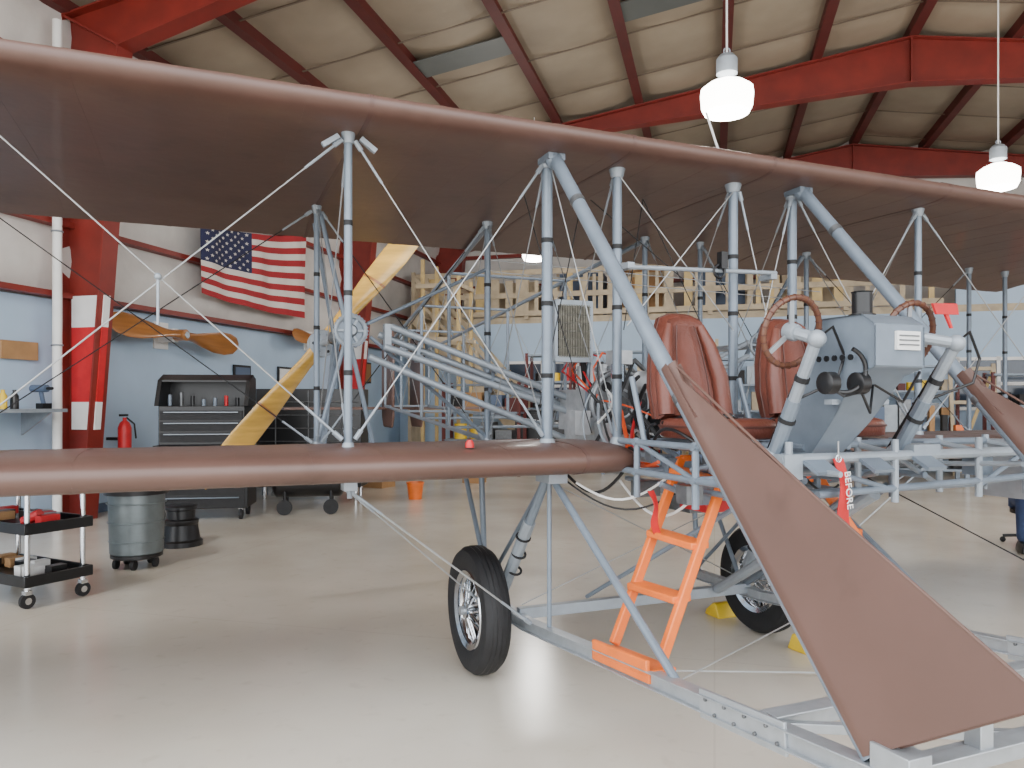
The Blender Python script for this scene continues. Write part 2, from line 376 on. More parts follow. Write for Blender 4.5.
def wall_prop(t0,z0,tilt,R,wf):
    e=empty('antique_propeller',rz=TB)
    b=B(); c=Vector((QL+.38,t0,z0)); d=Vector((0,math.cos(tilt),math.sin(tilt))); w=Vector((0,-math.sin(tilt),math.cos(tilt))); bv=Vector((1,0,0))
    for s in(1,-1):
        rings=[]
        for r,wd,tk,pt in((.0,.075,.06,70),(.09,.07,.055,62),(.22,.075,.04,45),(.4,.12,.03,32),(.62,.165,.022,24),(.8,.165,.017,18),(.94,.125,.012,14),(1.0,.05,.008,12)):
            r*=R; p=math.radians(pt); cv=w*math.cos(p)*s+bv*math.sin(p); tv=d.cross(cv)
            rings.append([c+d*s*r+cv*math.cos(k)*wd*wf+tv*math.sin(k)*tk for k in [2*math.pi*j/16 for j in range(16)]])
        b.rings(rings,'wood2')
    b.lathe(c-bv*.1,bv,[(.05,0),(.085,.01),(.085,.19),(.05,.2)],'wood2',24); b.lathe(c+bv*.1,bv,[(.05,0),(.05,.015)],'chrome',20)
    b.done('propeller_blades',e,ang=50)
    b=B(); b.box((QL+.15,t0,z0),(.28,.12,.2),'white'); b.box((QL+.02,t0,z0),(.03,.3,.4),'white'); b.done('bracket',e)
wall_prop(9.85,2.50,-.05,1.42,1.1); wall_prop(14.2,2.75,-.03,1.2,.9)
for t,z,w,h in((11.9,1.95,.5,.4),(13.3,2.0,.5,.36),(16.8,2.2,.7,.5)):
    b=B(); b.box((QL+.03,t,z),(.03,w,h),'black'); b.box((QL+.05,t,z),(.01,w-.08,h-.08),random.choice(['white','blued','card'])); b.done('picture_frame',rz=TB)
e=empty('wall_shelf',rz=TB)
b=B(); b.box((QL+.32,6.95,1.4),(.55,1.2,.04),'greyl')
for t in(6.5,7.4): b.prism([(QL+.06,t,1.38),(QL+.5,t,1.38),(QL+.06,t,1.1)],(0,.03,0),'greyl')
b.done('shelf_board',e)
b=B(); b.box((QL+.4,7.4,1.45),(.1,.13,.07),'black'); b.tube((QL+.4,7.4,1.46),(QL+.4,7.36,1.62),.025,'blued'); b.tube((QL+.28,7.35,1.66),(QL+.5,7.35,1.66),.045,'blued'); b.tube((QL+.5,7.35,1.66),(QL+.58,7.35,1.66),.018,'black'); b.done('cordless_drill',e)
b=B()
for k,(t,m) in enumerate(((6.5,'red'),(6.7,'white'),(6.9,'yellow'),(7.05,'black'))):
    b.lathe((QL+.35,t,1.42),(0,0,1),[(.045,0),(.045,.15),(.02,.19),(.02,.22)],m,14)
b.done('spray_bottles',e)
b=B(); b.box((QL+.04,7.4,2.12),(.03,.5,.22),'card'); b.done('notice_board',rz=TB)
e=empty('tool_chest',(-3.98,10.0,0),math.radians(8))
b=B(); b.box((0,0,.55),(1.15,.6,.8),'black'); b.box((0,.02,1.2),(1.05,.5,.5),'black')
b.done('cabinet',e,bevel=.01)
b=B(); b.prism([(-.57,-.25,1.45),(-.57,.28,1.45),(-.57,.28,1.80),(-.57,.12,1.86),(-.57,-.1,1.78)],(.05,0,0),'black')
b.prism([(.52,-.25,1.45),(.52,.28,1.45),(.52,.28,1.80),(.52,.12,1.86),(.52,-.1,1.78)],(.05,0,0),'black')
b.box((0,.28,1.62),(1.14,.03,.4),'black'); b.prism([(-.57,.28,1.80),(-.57,.12,1.86),(-.57,-.1,1.78),(-.57,-.1,1.76),(-.57,.12,1.84),(-.57,.28,1.78)],(1.14,0,0),'black'); b.done('hood',e)
b=B()
for k in range(5): b.box((0,-.31,.24+k*.155),(1.07,.02,.135),'dark'); b.box((0,-.335,.29+k*.155),(.95,.03,.012),'grey')
for k in range(3): b.box((0,-.24,1.05+k*.14),(1.0,.02,.12),'dark'); b.box((0,-.262,1.09+k*.14),(.9,.03,.012),'greyl')
b.done('drawers',e)
b=B()
for sx in(-1,1):
    for sy in(-1,1): b.tube((sx*.48-.02,sy*.22,.07),(sx*.48+.02,sy*.22,.07),.07,'dark'); b.box((sx*.48,sy*.22,.14),(.06,.06,.04),'chrome')
b.done('casters',e)
b=B()
for k in range(7): b.tube((-.45+k*.14,0,1.45),(-.45+k*.14,0,1.45+random.uniform(.08,.18)),.025,random.choice(['red','black','grey','engine']))
b.done('tools',e)
e=empty('parts_cabinet',(-3.1,12.0,0))
b=B(); b.box((0,0,.95),(1.6,.6,1.5),'black')
for k in range(7): b.box((0,-.31,.3+k*.2),(1.5,.03,.015),'engine')
for x in(-.5,0,.5): b.box((x,-.31,.95),(.015,.03,1.45),'engine')
for sx in(-1,1):
    for sy in(-1,1): b.tube((sx*.7,sy*.2,0),(sx*.7,sy*.2,.22),.03,'chrome')
b.done('body',e,bevel=.01)
e=empty('air_compressor',(-2.75,10.4,0),math.radians(10))
b=B(); b.tube((-.4,0,.42),(.4,0,.42),.2,'black',seg=24); b.ball((-.4,0,.42),(.09,.2,.2),'black'); b.ball((.4,0,.42),(.09,.2,.2),'black')
b.box((0,0,.7),(.4,.22,.16),'engine'); b.tube((.05,0,.75),(.05,0,1.0),.08,'engine'); 
for x in(-.3,.3):
    for y in(-.15,.15): b.tube((x,y,0),(x,y,.35),.02,'black')
b.tube((-.3,-.2,.1),(-.3,-.15,.1),.1,'dark',seg=20); b.tube((.3,-.2,.1),(.3,-.15,.1),.1,'dark',seg=20); b.done('tank_and_pump',e)
e=empty('trash_can',(-3.42,7.0,0))
b=B(); b.lathe((0,0,.12),(0,0,1),[(.20,0),(.225,.02),(.24,.62),(.262,.63),(.262,.66),(.245,.67),(.235,.64),(.215,.05)],'can',36)
for k in range(3): b.torus((0,0,.25+.17*k),(0,0,1),.232+.008*k,.005,'can',36,6)
b.done('can_body',e)
b=B(); b.lathe((0,0,.12),(0,0,1),[(.27,.55),(.278,.66),(.24,.68),(.22,.60)],'black',30,cap=False); b.done('bin_liner',e)
b=B(); b.lathe((0,0,.09),(0,0,1),[(.2,0),(.22,.01),(.22,.04),(.2,.05)],'black',30)
for k in range(5):
    a=k*2*math.pi/5; b.tube((.17*math.cos(a)-.015,.17*math.sin(a),.045),(.17*math.cos(a)+.015,.17*math.sin(a),.045),.045,'dark',seg=14)
b.done('dolly',e)
e=empty('step_stool',(-3.47,8.05,0))
b=B(); b.lathe((0,0,0),(0,0,1),[(.215,0),(.215,.05),(.19,.07),(.165,.22),(.175,.24),(.175,.27),(.14,.285),(.14,.37),(.155,.38),(.155,.41),(.14,.42)],'black',32); b.done('stool_body',e)
e=empty('service_cart',(-3.80,5.96,0),math.radians(-28))
b=B()
for z,m in((.17,'black'),(.55,'black'),(.88,'black')):
    b.box((0,0,z),(.95,.5,.025),m)
    for s in(-1,1): b.box((0,s*.25,z+.03),(.97,.02,.08),m); b.box((s*.475,0,z+.03),(.02,.5,.08),m)
b.done('shelves',e,bevel=.006)
b=B()
for sx in(-1,1):
    for sy in(-1,1): b.tube((sx*.43,sy*.21,.12),(sx*.43,sy*.21,.95),.02,'chrome',seg=14)
b.tube((-.5,-.21,.95),(-.5,.21,.95),.015,'chrome'); 
for sy in(-1,1): b.tube((-.43,sy*.21,.93),(-.5,sy*.21,.95),.015,'chrome')
b.done('posts',e)
b=B()
for sx in(-1,1):
    for sy in(-1,1): b.tube((sx*.43-.015,sy*.21,.055),(sx*.43+.015,sy*.21,.055),.055,'dark',seg=18); b.tube((sx*.43-.02,sy*.21,.055),(sx*.43+.02,sy*.21,.055),.025,'chrome'); b.box((sx*.43,sy*.21,.115),(.05,.05,.03),'chrome')
b.done('casters',e)
b=B(); 
for k in range(9):
    x=-.38+k*.095; b.box((x,random.uniform(-.1,.1),.595+.03),(.08,.14,.06),random.choice(['card','red','blued','greyl','black'])); 
    b.box((x,random.uniform(-.12,.12),.235),(.08,.12,.07),random.choice(['card','black','greyl','white']))
b.tube((.2,-.1,.6),(.32,-.05,.66),.04,'red'); b.done('supplies',e)
e=empty('fire_extinguisher',rz=TB)
b=B(); b.lathe((QL+.35,8.75,.75),(0,0,1),[(.07,0),(.085,.02),(.085,.4),(.06,.47),(.025,.5),(.025,.54)],'red',20)
b.box((QL+.35,8.73,1.32),(.03,.14,.03),'black'); b.path([(QL+.35,8.78,1.29),(QL+.4,8.87,1.2),(QL+.42,8.88,1.0)],.012,'black'); b.box((QL+.2,8.75,1.0),(.2,.12,.04),'black'); b.done('extinguisher_body',e)
e=empty('orange_bucket',(-1.5,11.9,0))
b=B(); b.lathe((0,0,0),(0,0,1),[(.1,0),(.13,.24),(.14,.24),(.14,.26),(.125,.26),(.095,.02)],'orange',24); b.torus((0,0,.24),(0,1,.3),.13,.004,'chrome',20,5,0,math.pi); b.done('bucket_shell',e)
for x,y,s in((-.7,14.3,.28),(3.4,11.5,.3),(-2.4,13.6,.4)):
    b=B(); b.box((0,0,s*.4),(s*1.3,s,s*.8),'card'); b.box((0,0,s*.805),(s*.1,s,.004),'tan'); b.box((s*.33,-s*.55,s*.83),(s*.62,s*.3,.01),'card',rot=(.5,0,0)); b.done('cardboard_box',loc=(x,y,0),rz=random.uniform(-.5,.5))

# ============================================================ LAMPS
def highbay(x,y,z,p=180):
    e=empty('high_bay_lamp',(x,y,z))
    q=x*.967-y*.255; zt=zc(q)-.12-z
    b=B(); b.tube((0,0,.42),(0,0,zt),.010,'white'); b.lathe((0,0,.22),(0,0,1),[(.06,0),(.1,.02),(.1,.16),(.07,.2),(.02,.22)],'greyl',24)
    b.torus((0,0,.46),(0,1,0),.03,.008,'greyl',16,6); b.done('housing',e)
    b=B(); b.lathe((0,0,-.16),(0,0,1),[(.12,0),(.21,.02),(.24,.08),(.25,.2),(.245,.25),(.18,.30),(.09,.34)],'lamp',36); b.done('refractor',e)
    l=D.lights.new('bulb','POINT'); l.energy=p; l.shadow_soft_size=.25; l.color=(1,.97,.92); o=D.objects.new('bulb',l); C.collection.objects.link(o); o.parent=e; o.location=(0,0,-.45)
highbay(2.07,7.4,4.42); highbay(6.33,10.0,4.42); highbay(.45,15.5,4.5)
highbay(-4.2,4.0,4.8,260); highbay(9.5,6,4.8,260); highbay(13,12,4.8,260)  # added lamps out of view, extra fill light for the hangar

# ============================================================ BIPLANE (local a,b,z)
P=empty('biplane',rz=TH)
UP=[(3.25,2.785),(3.262,2.757),(3.30,2.738),(3.38,2.727),(3.52,2.724),(3.9,2.73),(4.3,2.732),(4.86,2.715),(5.15,2.68),(5.42,2.635),(5.42,2.645),(5.15,2.715),(4.86,2.765),(4.3,2.825),(3.9,2.85),(3.6,2.855),(3.4,2.842),(3.31,2.83),(3.262,2.81)]
LO=[(3.21,1.225),(3.22,1.192),(3.26,1.163),(3.35,1.148),(3.5,1.146),(3.8,1.165),(4.2,1.19),(4.86,1.178),(5.15,1.15),(5.42,1.105),(5.42,1.115),(5.15,1.18),(4.86,1.222),(4.4,1.265),(3.9,1.292),(3.6,1.298),(3.4,1.292),(3.28,1.275),(3.225,1.25)]
def wing(name,prof,a0,a1,cap0=True,cap1=True):
    b=B(); rings=[]
    cz=sum(p[1] for p in prof)/len(prof); cb=3.6
    def ring(a,s): return [(a,cb+(p[0]-cb)*(1-(1-s)*.25),cz+(p[1]-cz)*s) for p in prof]
    if cap0: rings+=[ring(a0,.3),ring(a0+.02,.7),ring(a0+.06,.93)]
    n=int((a1-a0)/.15); 
    for k in range(n+1):
        a=a0+.1+(a1-a0-.2)*k/n; s=1+ (.011 if k%2==0 else -.0)
        rings.append([(a,p[0],cz+(p[1]-cz)*s) for p in prof])
    if cap1: rings+=[ring(a1-.06,.93),ring(a1-.02,.7),ring(a1,.3)]
    b.rings(rings,'brown')
    for k in range(0,n+1,2):
        a=a0+.1+(a1-a0-.2)*k/n
        if a0+.1<a<a1-.15: b.rings([[(x,3.6+(p[0]-3.6)*1.001,cz+(p[1]-cz)*1.013+(.0008 if p[1]>cz else -.0008)) for p in prof] for x in(a-.012,a+.012)],'brown')
    b.done(name,P,ang=50)
wing('upper_wing',UP,-2.9,7.75); wing('lower_wing_port',LO,-2.9,2.04); wing('lower_wing_starboard',LO,2.84,7.75)
b=B()
for a,prof in((.70,UP),(2.0,UP),(2.87,UP),(4.2,UP),(1.72,LO),(3.1,LO)):
    cz=sum(p[1] for p in prof)/len(prof)
    b.rings([[(x,3.6+(p[0]-3.6)*1.003,cz+(p[1]-cz)*1.025+(.002 if p[1]>cz else -.002)) for p in prof] for x in(a-.010,a+.010)],'seam')
b.done('wing_seam_tapes',P,ang=50)
ZU,ZL=2.722,1.29
fs=[(-1.25,.018),(.647,.019),(1.647,.028),(2.053,.025),(2.802,.027),(3.225,.027),(4.244,.022),(5.77,.02)]
rs=[(-1.25,.017),(.70,.018),(1.83,.022),(2.28,.018),(3.07,.02),(3.56,.018),(4.6,.02),(6.5,.02),(6.98,.02)]
b=B(); bands=B()
def strut(a,bb,r,z0,z1):
    b.tube((a,bb,z0),(a,bb,z1),r,'grey',seg=14)
    for z in(z0+.015,z1-.015): b.lathe((a,bb,z-.03),(0,0,1),[(r*1.7,0),(r*1.7,.02),(r*1.25,.06)] if z<2 else [(r*1.25,0),(r*1.7,.04),(r*1.7,.06)],'greyl',14)
    for f in(.25,.5,.72): bands.tube((a,bb,z0+(z1-z0)*f-.012),(a,bb,z0+(z1-z0)*f+.012),r*1.08,'dark',seg=14)
for a,r in fs: strut(a,3.52,r,ZL-.02,ZU)
for a,r in rs: strut(a,4.86,r,1.21,2.71)
b.done('interplane_struts',P); bands.done('strut_clamp_bands',P)
b=B(); f=B()
def wire(p,q,r=.0034,ends=True,m='wire'):
    p=Vector(p);q=Vector(q); b.tube(p,q,r,m,seg=6)
    if ends:
        d=(q-p).normalized()
        for o,s in((p,1),(q,-1)):
            f.tube(o,o+d*s*.05,.012,'greyl',seg=8); f.tube(o+d*s*.05,o+d*s*.22,.0065,'greyl',seg=8)
def xb(a0,a1,y,z0,z1,**k): wire((a0+.03,y,z0),(a1-.03,y,z1),**k); wire((a0+.03,y,z1),(a1-.03,y,z0),**k)
for a0,a1 in((-.90,.647),(.647,1.647),(3.225,4.244),(4.244,5.77)): xb(a0,a1,3.51,1.33,2.69)
for a0,a1 in((-1.25,.70),(.70,1.83),(3.56,4.6),(4.6,6.5)): xb(a0,a1,4.86,1.25,2.68,m='dark')
for a0,a1 in((-1.25,-1.25),(.647,.70),(1.647,1.83),(2.05,2.28),(2.80,3.07),(3.225,3.56),(4.244,4.6)):
    wire((a0,3.55,2.69),(a1,4.83,1.26)); wire((a0,3.55,1.33),(a1,4.83,2.68))
wire((1.66,3.5,2.68),(2.04,3.5,1.35),ends=False); wire((2.06,3.5,2.68),(2.79,3.5,1.9),ends=False); wire((2.79,3.5,2.68),(2.1,3.5,1.9),ends=False)
wire((2.83,3.5,2.68),(3.2,3.5,1.35)); wire((3.2,3.5,2.68),(2.83,3.5,1.35))
wire((1.68,3.4,2.68),(2.1,3.0,1.5),ends=False)
for a0,z0,a1,z1 in((2.05,2.68,1.67,1.4),(1.68,2.66,2.0,1.33),(2.45,2.7,2.2,1.9),(2.45,2.7,2.75,1.9),(2.1,2.66,2.6,2.2)): wire((a0,3.9,z0),(a1,3.7,z1),ends=False,r=.003,m='dark')
wire((.62,3.45,1.12),(1.6,3.62,.36),r=.005); wire((.62,3.5,1.12),(1.5,3.95,.36),r=.004)
wire((4.25,3.45,1.12),(3.27,3.62,.36),r=.005); wire((4.25,3.5,1.12),(3.37,3.95,.36),r=.004)
wire((1.65,3.5,1.1),(3.2,3.9,.38),ends=False); wire((3.22,3.5,1.1),(1.67,3.9,.38),ends=False)
wire((1.65,2.4,.46),(3.22,3.2,.42),ends=False); wire((3.22,1.5,.56),(1.65,2.6,.44),ends=False)
wire((3.22,1.45,.6),(3.22,3.4,1.25),ends=False,m='dark')
for z in(2.35,2.28): wire((1.65,4.3,z),(4.2,4.3,z-.05),ends=False,r=.003)
b.done('bracing_wires',P); f.done('turnbuckles',P)
b=B(); b.tube((-.14,3.5,2.02),(-.14,3.5,1.82),.006,'greyl'); b.ball((-.14,3.5,2.02),.015,'greyl')
for a in(.64,4.25): b.box((a,3.46,1.13),(.06,.08,.05),'greyl'); b.tube((a,3.46,1.12),(a,3.44,1.07),.012,'greyl')
for a in(1.647,3.225):
    b.box((a,3.47,1.125),(.1,.16,.05),'greyl'); b.box((a,3.47,2.715),(.09,.13,.04),'grey'); b.ball((a,3.44,2.70),.045,'grey')
for a in(.60,.70): b.bar((a,3.5,2.70),(a+(.07 if a>.65 else -.07),3.5,2.65),.025,.022,'greyl')
b.done('wing_fittings',P)
def zs(bb): return .315+ (3.76-bb)*.094 if bb<3.76 else .315
b=B()
for a in(1.65,3.22):
    pts=[4.5,3.76,2.9,2.2,1.42]
    for p,q in zip(pts,pts[1:]): 
        b.bar((a,p,zs(p)),(a,q,zs(q)),.05,.055,'alu'); 
        b.bar((a-.03,p,zs(p)+.028),(a-.03,q,zs(q)+.028),.03,.006,'alu'); b.bar((a-.03,p,zs(p)-.028),(a-.03,q,zs(q)-.028),.03,.006,'alu')
    b.box((a-.03,2.0,zs(2.0)),(.012,.42,.10),'alu',rot=(-.094,0,0)); 
    for k in range(8): b.tube((a-.045,1.82+.05*k,zs(1.82+.05*k)+(.02 if k%2 else -.02)),(a-.03,1.82+.05*k,zs(1.82+.05*k)+(.02 if k%2 else -.02)),.007,'engine',seg=8)
    b.box((a,1.42,zs(1.42)+.03),(.08,.12,.12),'alu')
for bb in(1.45,1.92):
    b.bar((1.65,bb,zs(bb)+.01),(3.22,bb,zs(bb)+.01),.05,.06,'alu'); b.bar((1.65,bb-.03,zs(bb)+.042),(3.22,bb-.03,zs(bb)+.042),.05,.006,'alu')
b.bar((1.65,3.9,.335),(3.22,3.9,.335),.05,.06,'greyl')
b.bar((1.65,1.92,zs(1.92)),(2.3,1.45,zs(1.45)),.03,.03,'alu')
for a in(1.95,2.2): b.box((a,1.43,zs(1.4)+.07),(.05,.05,.07),'alu')
b.done('landing_skids',P,bevel=.004)
b=B()
for s,a in((1,1.65),(-1,3.22)):
    b.tube((a,3.5,1.13),(a,3.5,.33),.012,'grey'); b.tube((a,3.47,1.12),(a+s*.02,2.42,.45),.018,'grey')
    b.tube((a,3.52,1.13),(a-s*.06,4.02,.38),.024,'grey'); b.tube((a-.02*s,3.7,.87),(a-.06*s,3.98,.45),.034,'greyl')
    b.tube((a,4.5,1.18),(a,4.42,.34),.018,'grey'); b.tube((a-.1*s,4.6,1.18),(a-.08*s,4.1,.38),.015,'grey')
    b.tube((a,3.52,1.13),(a,4.42,.36),.012,'grey')
    b.tube((a-s*.06,4.02,.35),(a-s*.3,4.02,.35),.025,'alu')
    for k in range(3): b.torus((a-.03*s,3.76+.06*k,.78-.10*k),(0,.53,-.85),.036,.007,'dark',16,6)
b.done('undercarriage_struts',P)
def wheel(a,side):
    b=B(); o=(a,4.02,.35); ax=(1,0,0)
    prof=[(.205,-.045),(.235,-.066),(.29,-.078),(.325,-.070),(.345,-.042),(.35,0),(.345,.042),(.325,.070),(.29,.078),(.235,.066),(.205,.045),(.20,0),(.205,-.045)]
    b.lathe(o,ax,prof,'dark',48,cap=False)
    for h in(-.04,-.014,.014,.04): b.torus((a+h,4.02,.35),ax,.349-abs(h)*.14,.003,'black',48,5)
    b.lathe(o,ax,[(.185,-.055),(.215,-.066),(.222,-.056),(.19,-.03),(.18,0),(.19,.03),(.222,.056),(.215,.066),(.185,.055)],'chrome',48,cap=False)
    b.lathe(o,ax,[(.03,-.085),(.045,-.08),(.045,-.04),(.03,-.03),(.03,.03),(.045,.04),(.045,.08)],'chrome',24)
    b.lathe((a+side*.03,4.02,.35),ax,[(.085,-.006),(.085,.006)],'alu',32)
    for k in range(32):
        t=2*math.pi*k/32; t2=t+(.35 if k%2 else -.35); h=.05 if k%4<2 else -.05
        b.tube((a+h*1.2,4.02+.042*math.cos(t2),.35+.042*math.sin(t2)),(a+h*.5,4.02+.19*math.cos(t),.35+.19*math.sin(t)),.0055,'chrome',seg=6)
    b.done('wheel_port' if side>0 else 'wheel_starboard',P)
wheel(1.455,1); wheel(3.42,-1)
b=B(); 
for a in(1.65,3.225):
    b.tube((a,3.43,2.70),(a,1.5,.565),.033,'grey',seg=18)
    for s in(.12,.55): b.tube((a,3.43-1.93*s,2.70-2.135*s),(a,3.43-1.93*(s+.012),2.70-2.135*(s+.012)),.036,'engine',seg=18)
b.done('nose_struts',P)
for a,nm in((1.65,'blinker_port'),(3.225,'blinker_starboard')):
    b=B(); A=Vector((a,2.44,1.625)); Bt=Vector((a,1.50,.575)); Cc=Vector((a,1.05,.868))
    n=16; rings=[]
    for k in range(n+1):
        f_=k/n; l=A.lerp(Bt,f_); rr=A.lerp(Cc,f_)
        if k==0: rr=l+Vector((0,-.035,.03))
        d=(rr-l); d_=d.length; d.normalize(); sec=[]
        w=[(-.036,0),(-.025,.026),(0,.037),(.03,.032),(d_*.35,.022),(d_*.7,.012),(d_,.004)]
        for x,h in w: sec.append(l+d*x+Vector((h,0,0)))
        for x,h in reversed(w[1:]): sec.append(l+d*x-Vector((h,0,0)))
        rings.append(sec)
    b.rings(rings,'brown2')
    b.path([A.lerp(Cc,.02)+Vector((0,-.02,.02)),A.lerp(Cc,.5),Cc],.005,'brown2'); b.path([Bt,Cc],.005,'brown2')
    b.done(nm,P,ang=50)
def seat(a,nm):
    b=B(); ang=.20
    def bp(x,h,off): return Vector((a+x,3.10+h*math.sin(ang)+off,1.42+h*math.cos(ang)))
    rings=[]
    pts=[(-.19,0),(-.20,.14),(-.18,.28),(-.14,.42),(-.105,.50),(-.05,.52),(0,.522),(.05,.52),(.105,.50),(.14,.42),(.18,.28),(.20,.14),(.19,0)]
    for off,sc in((-.05,.8),(-.07,.93),(-.04,1),(.02,1),(.045,.93),(.03,.8)):
        rings.append([bp(x*sc,.26+(h-.26)*sc,off) for x,h in pts])
    b.rings(rings,'leather')
    for s in(-1,1):
        b.path([bp(s*.165,.02,-.07),bp(s*.16,.2,-.075),bp(s*.125,.36,-.07),bp(s*.09,.46,-.06)],[.04,.042,.034,.022],'leather',10)
        b.path([bp(s*.09,.03,-.074),bp(s*.085,.2,-.077),bp(s*.07,.36,-.075),bp(s*.05,.46,-.07)],.004,'piping',6)
    b.path([bp(x,h,-.01) for x,h in pts],.006,'piping',6)
    b.done(nm+'_back',P,ang=60)
    b=B(); rings=[]
    for z,sc in((1.335,.9),(1.345,1),(1.39,1.02),(1.415,.98),(1.425,.85)):
        r=[]
        for k in range(24):
            t=2*math.pi*k/24; c,s_=math.cos(t),math.sin(t); n_=5
            x=abs(c)**(2/n_)*math.copysign(1,c); y=abs(s_)**(2/n_)*math.copysign(1,s_)
            r.append((a+x*.205*sc,2.88+y*.215*sc,z))
        rings.append(r)
    b.rings(rings,'leather')
    b.path([rings[2][k] for k in range(24)],.006,'piping',6,closed=True)
    b.path([(a-.2,3.02,1.40),(a-.12,2.95,1.435),(a-.02,2.86,1.435),(a+.03,2.80,1.432)],.011,'black',6); b.path([(a+.2,3.02,1.40),(a+.13,2.94,1.435),(a+.08,2.84,1.435)],.011,'black',6); b.box((a+.05,2.80,1.438),(.05,.04,.015),'chrome')
    b.done(nm+'_cushion',P,ang=60)
seat(2.20,'seat_port'); seat(2.85,'seat_starboard')
b=B()
for z in(1.31,1.17):
    for bb in(2.68,3.14): b.tube((1.92,bb,z),(3.1,bb,z),.017,'grey')
    for a in(1.94,2.36,2.6,3.06): b.tube((a,2.5,z),(a,3.3,z),.015,'grey')
for a in(1.94,2.36,2.6,3.06):
    for bb in(2.68,3.14): b.tube((a,bb,1.05),(a,bb,1.33),.016,'grey')
    b.tube((a,2.68,1.17),(a,3.14,1.31),.012,'grey')
for a in(1.96,2.36,2.6,3.0): b.tube((a,3.10,1.3),(a,3.22,1.62),.014,'grey')
b.tube((2.15,2.42,1.27),(3.62,2.42,1.27),.022,'greyl'); b.tube((2.2,2.62,1.31),(3.62,2.62,1.31),.018,'grey'); b.tube((2.35,2.42,1.12),(3.62,2.42,1.15),.016,'grey'); b.tube((2.2,2.62,1.1),(3.62,2.62,1.1),.016,'grey')
for a in(2.2,2.78,3.3,3.62):
    for bb in(2.42,2.62): b.tube((a,bb,1.07),(a,bb,1.34),.016,'greyl')
    b.tube((a,2.40,1.27),(a,2.64,1.31),.014,'greyl')
b.tube((2.78,2.42,1.27),(3.3,2.62,1.1),.012,'grey'); b.tube((2.2,2.42,1.27),(2.78,2.42,1.12),.012,'grey'); b.tube((3.3,2.42,1.12),(3.62,2.42,1.27),.012,'grey')
b.box((3.64,2.52,1.18),(.05,.26,.28),'alu'); b.box((2.2,2.52,1.24),(.09,.26,.10),'greyl'); b.box((2.95,2.45,1.29),(.16,.10,.05),'greyl'); b.box((3.4,2.5,1.22),(.10,.08,.12),'grey')
b.box((2.3,2.35,1.24),(.11,.09,.015),'grey',rot=(.5,0,0)); b.box((2.6,2.35,1.24),(.11,.09,.015),'grey',rot=(.5,0,0)); b.box((2.9,2.35,1.24),(.11,.09,.015),'grey',rot=(.5,0,0))
b.tube((2.3,2.25,1.22),(2.3,2.7,1.22),.012,'greyl'); b.tube((3.3,2.15,1.24),(3.3,2.7,1.2),.012,'greyl'); b.tube((3.2,2.15,1.24),(3.45,2.15,1.25),.012,'greyl')
b.tube((2.7,2.6,1.08),(3.1,3.85,.42),.014,'grey'); b.tube((2.2,2.66,1.08),(2.05,3.85,.40),.012,'grey')
b.tube((2.1,2.68,1.1),(2.1,3.5,1.1),.014,'grey'); b.tube((2.7,2.68,1.1),(2.7,3.5,1.1),.014,'grey')
b.tube((2.75,2.5,1.1),(2.95,3.85,.36),.03,'greyl'); b.tube((3.05,2.7,1.1),(3.2,3.9,.36),.02,'grey')
for a in(2.05,2.25,2.5,2.75,3.0): b.tube((a,2.66,1.20),(a,2.70,1.22),.028,'greyl'); b.tube((a+.06,2.64,1.31),(a+.10,2.64,1.31),.024,'dark')
b.done('cockpit_frame',P)
b=B()
poly=[(2.10,1.63),(2.10,1.79),(2.16,1.83),(2.38,1.83),(2.42,1.74),(2.52,1.50),(2.74,1.20),(2.56,1.18),(2.33,1.42),(2.19,1.60)]
def pw(z): return .135 if z>1.6 else .075+.06*max(0,(z-1.18)/.42)
b.rings([[(2.437-pw(z)*.85,y,z) for y,z in poly],[(2.437-pw(z),y+.0,z) for y,z in poly],[(2.437+pw(z),y,z) for y,z in poly],[(2.437+pw(z)*.85,y,z) for y,z in poly]],'grey')
b.done('instrument_pod',P,bevel=.006)
b=B(); b.lathe((2.41,2.25,1.83),(0,0,1),[(.05,0),(.05,.012),(.038,.015),(.038,.095),(.042,.1),(.036,.1),(.034,.03)],'black',24)
b.box((2.47,2.093,1.73),(.12,.012,.07),'white'); 
for k in range(3): b.box((2.47,2.085,1.748-.017*k),(.10,.004,.005),'engine')
b.box((2.437,2.3,1.50),(.3,.04,.02),'greyl'); 
for k in range(5): b.tube((2.437-.136,2.2+.04*k,1.67),(2.437-.142,2.2+.04*k,1.67),.012,'black',seg=10)
b.done('pod_fittings',P)
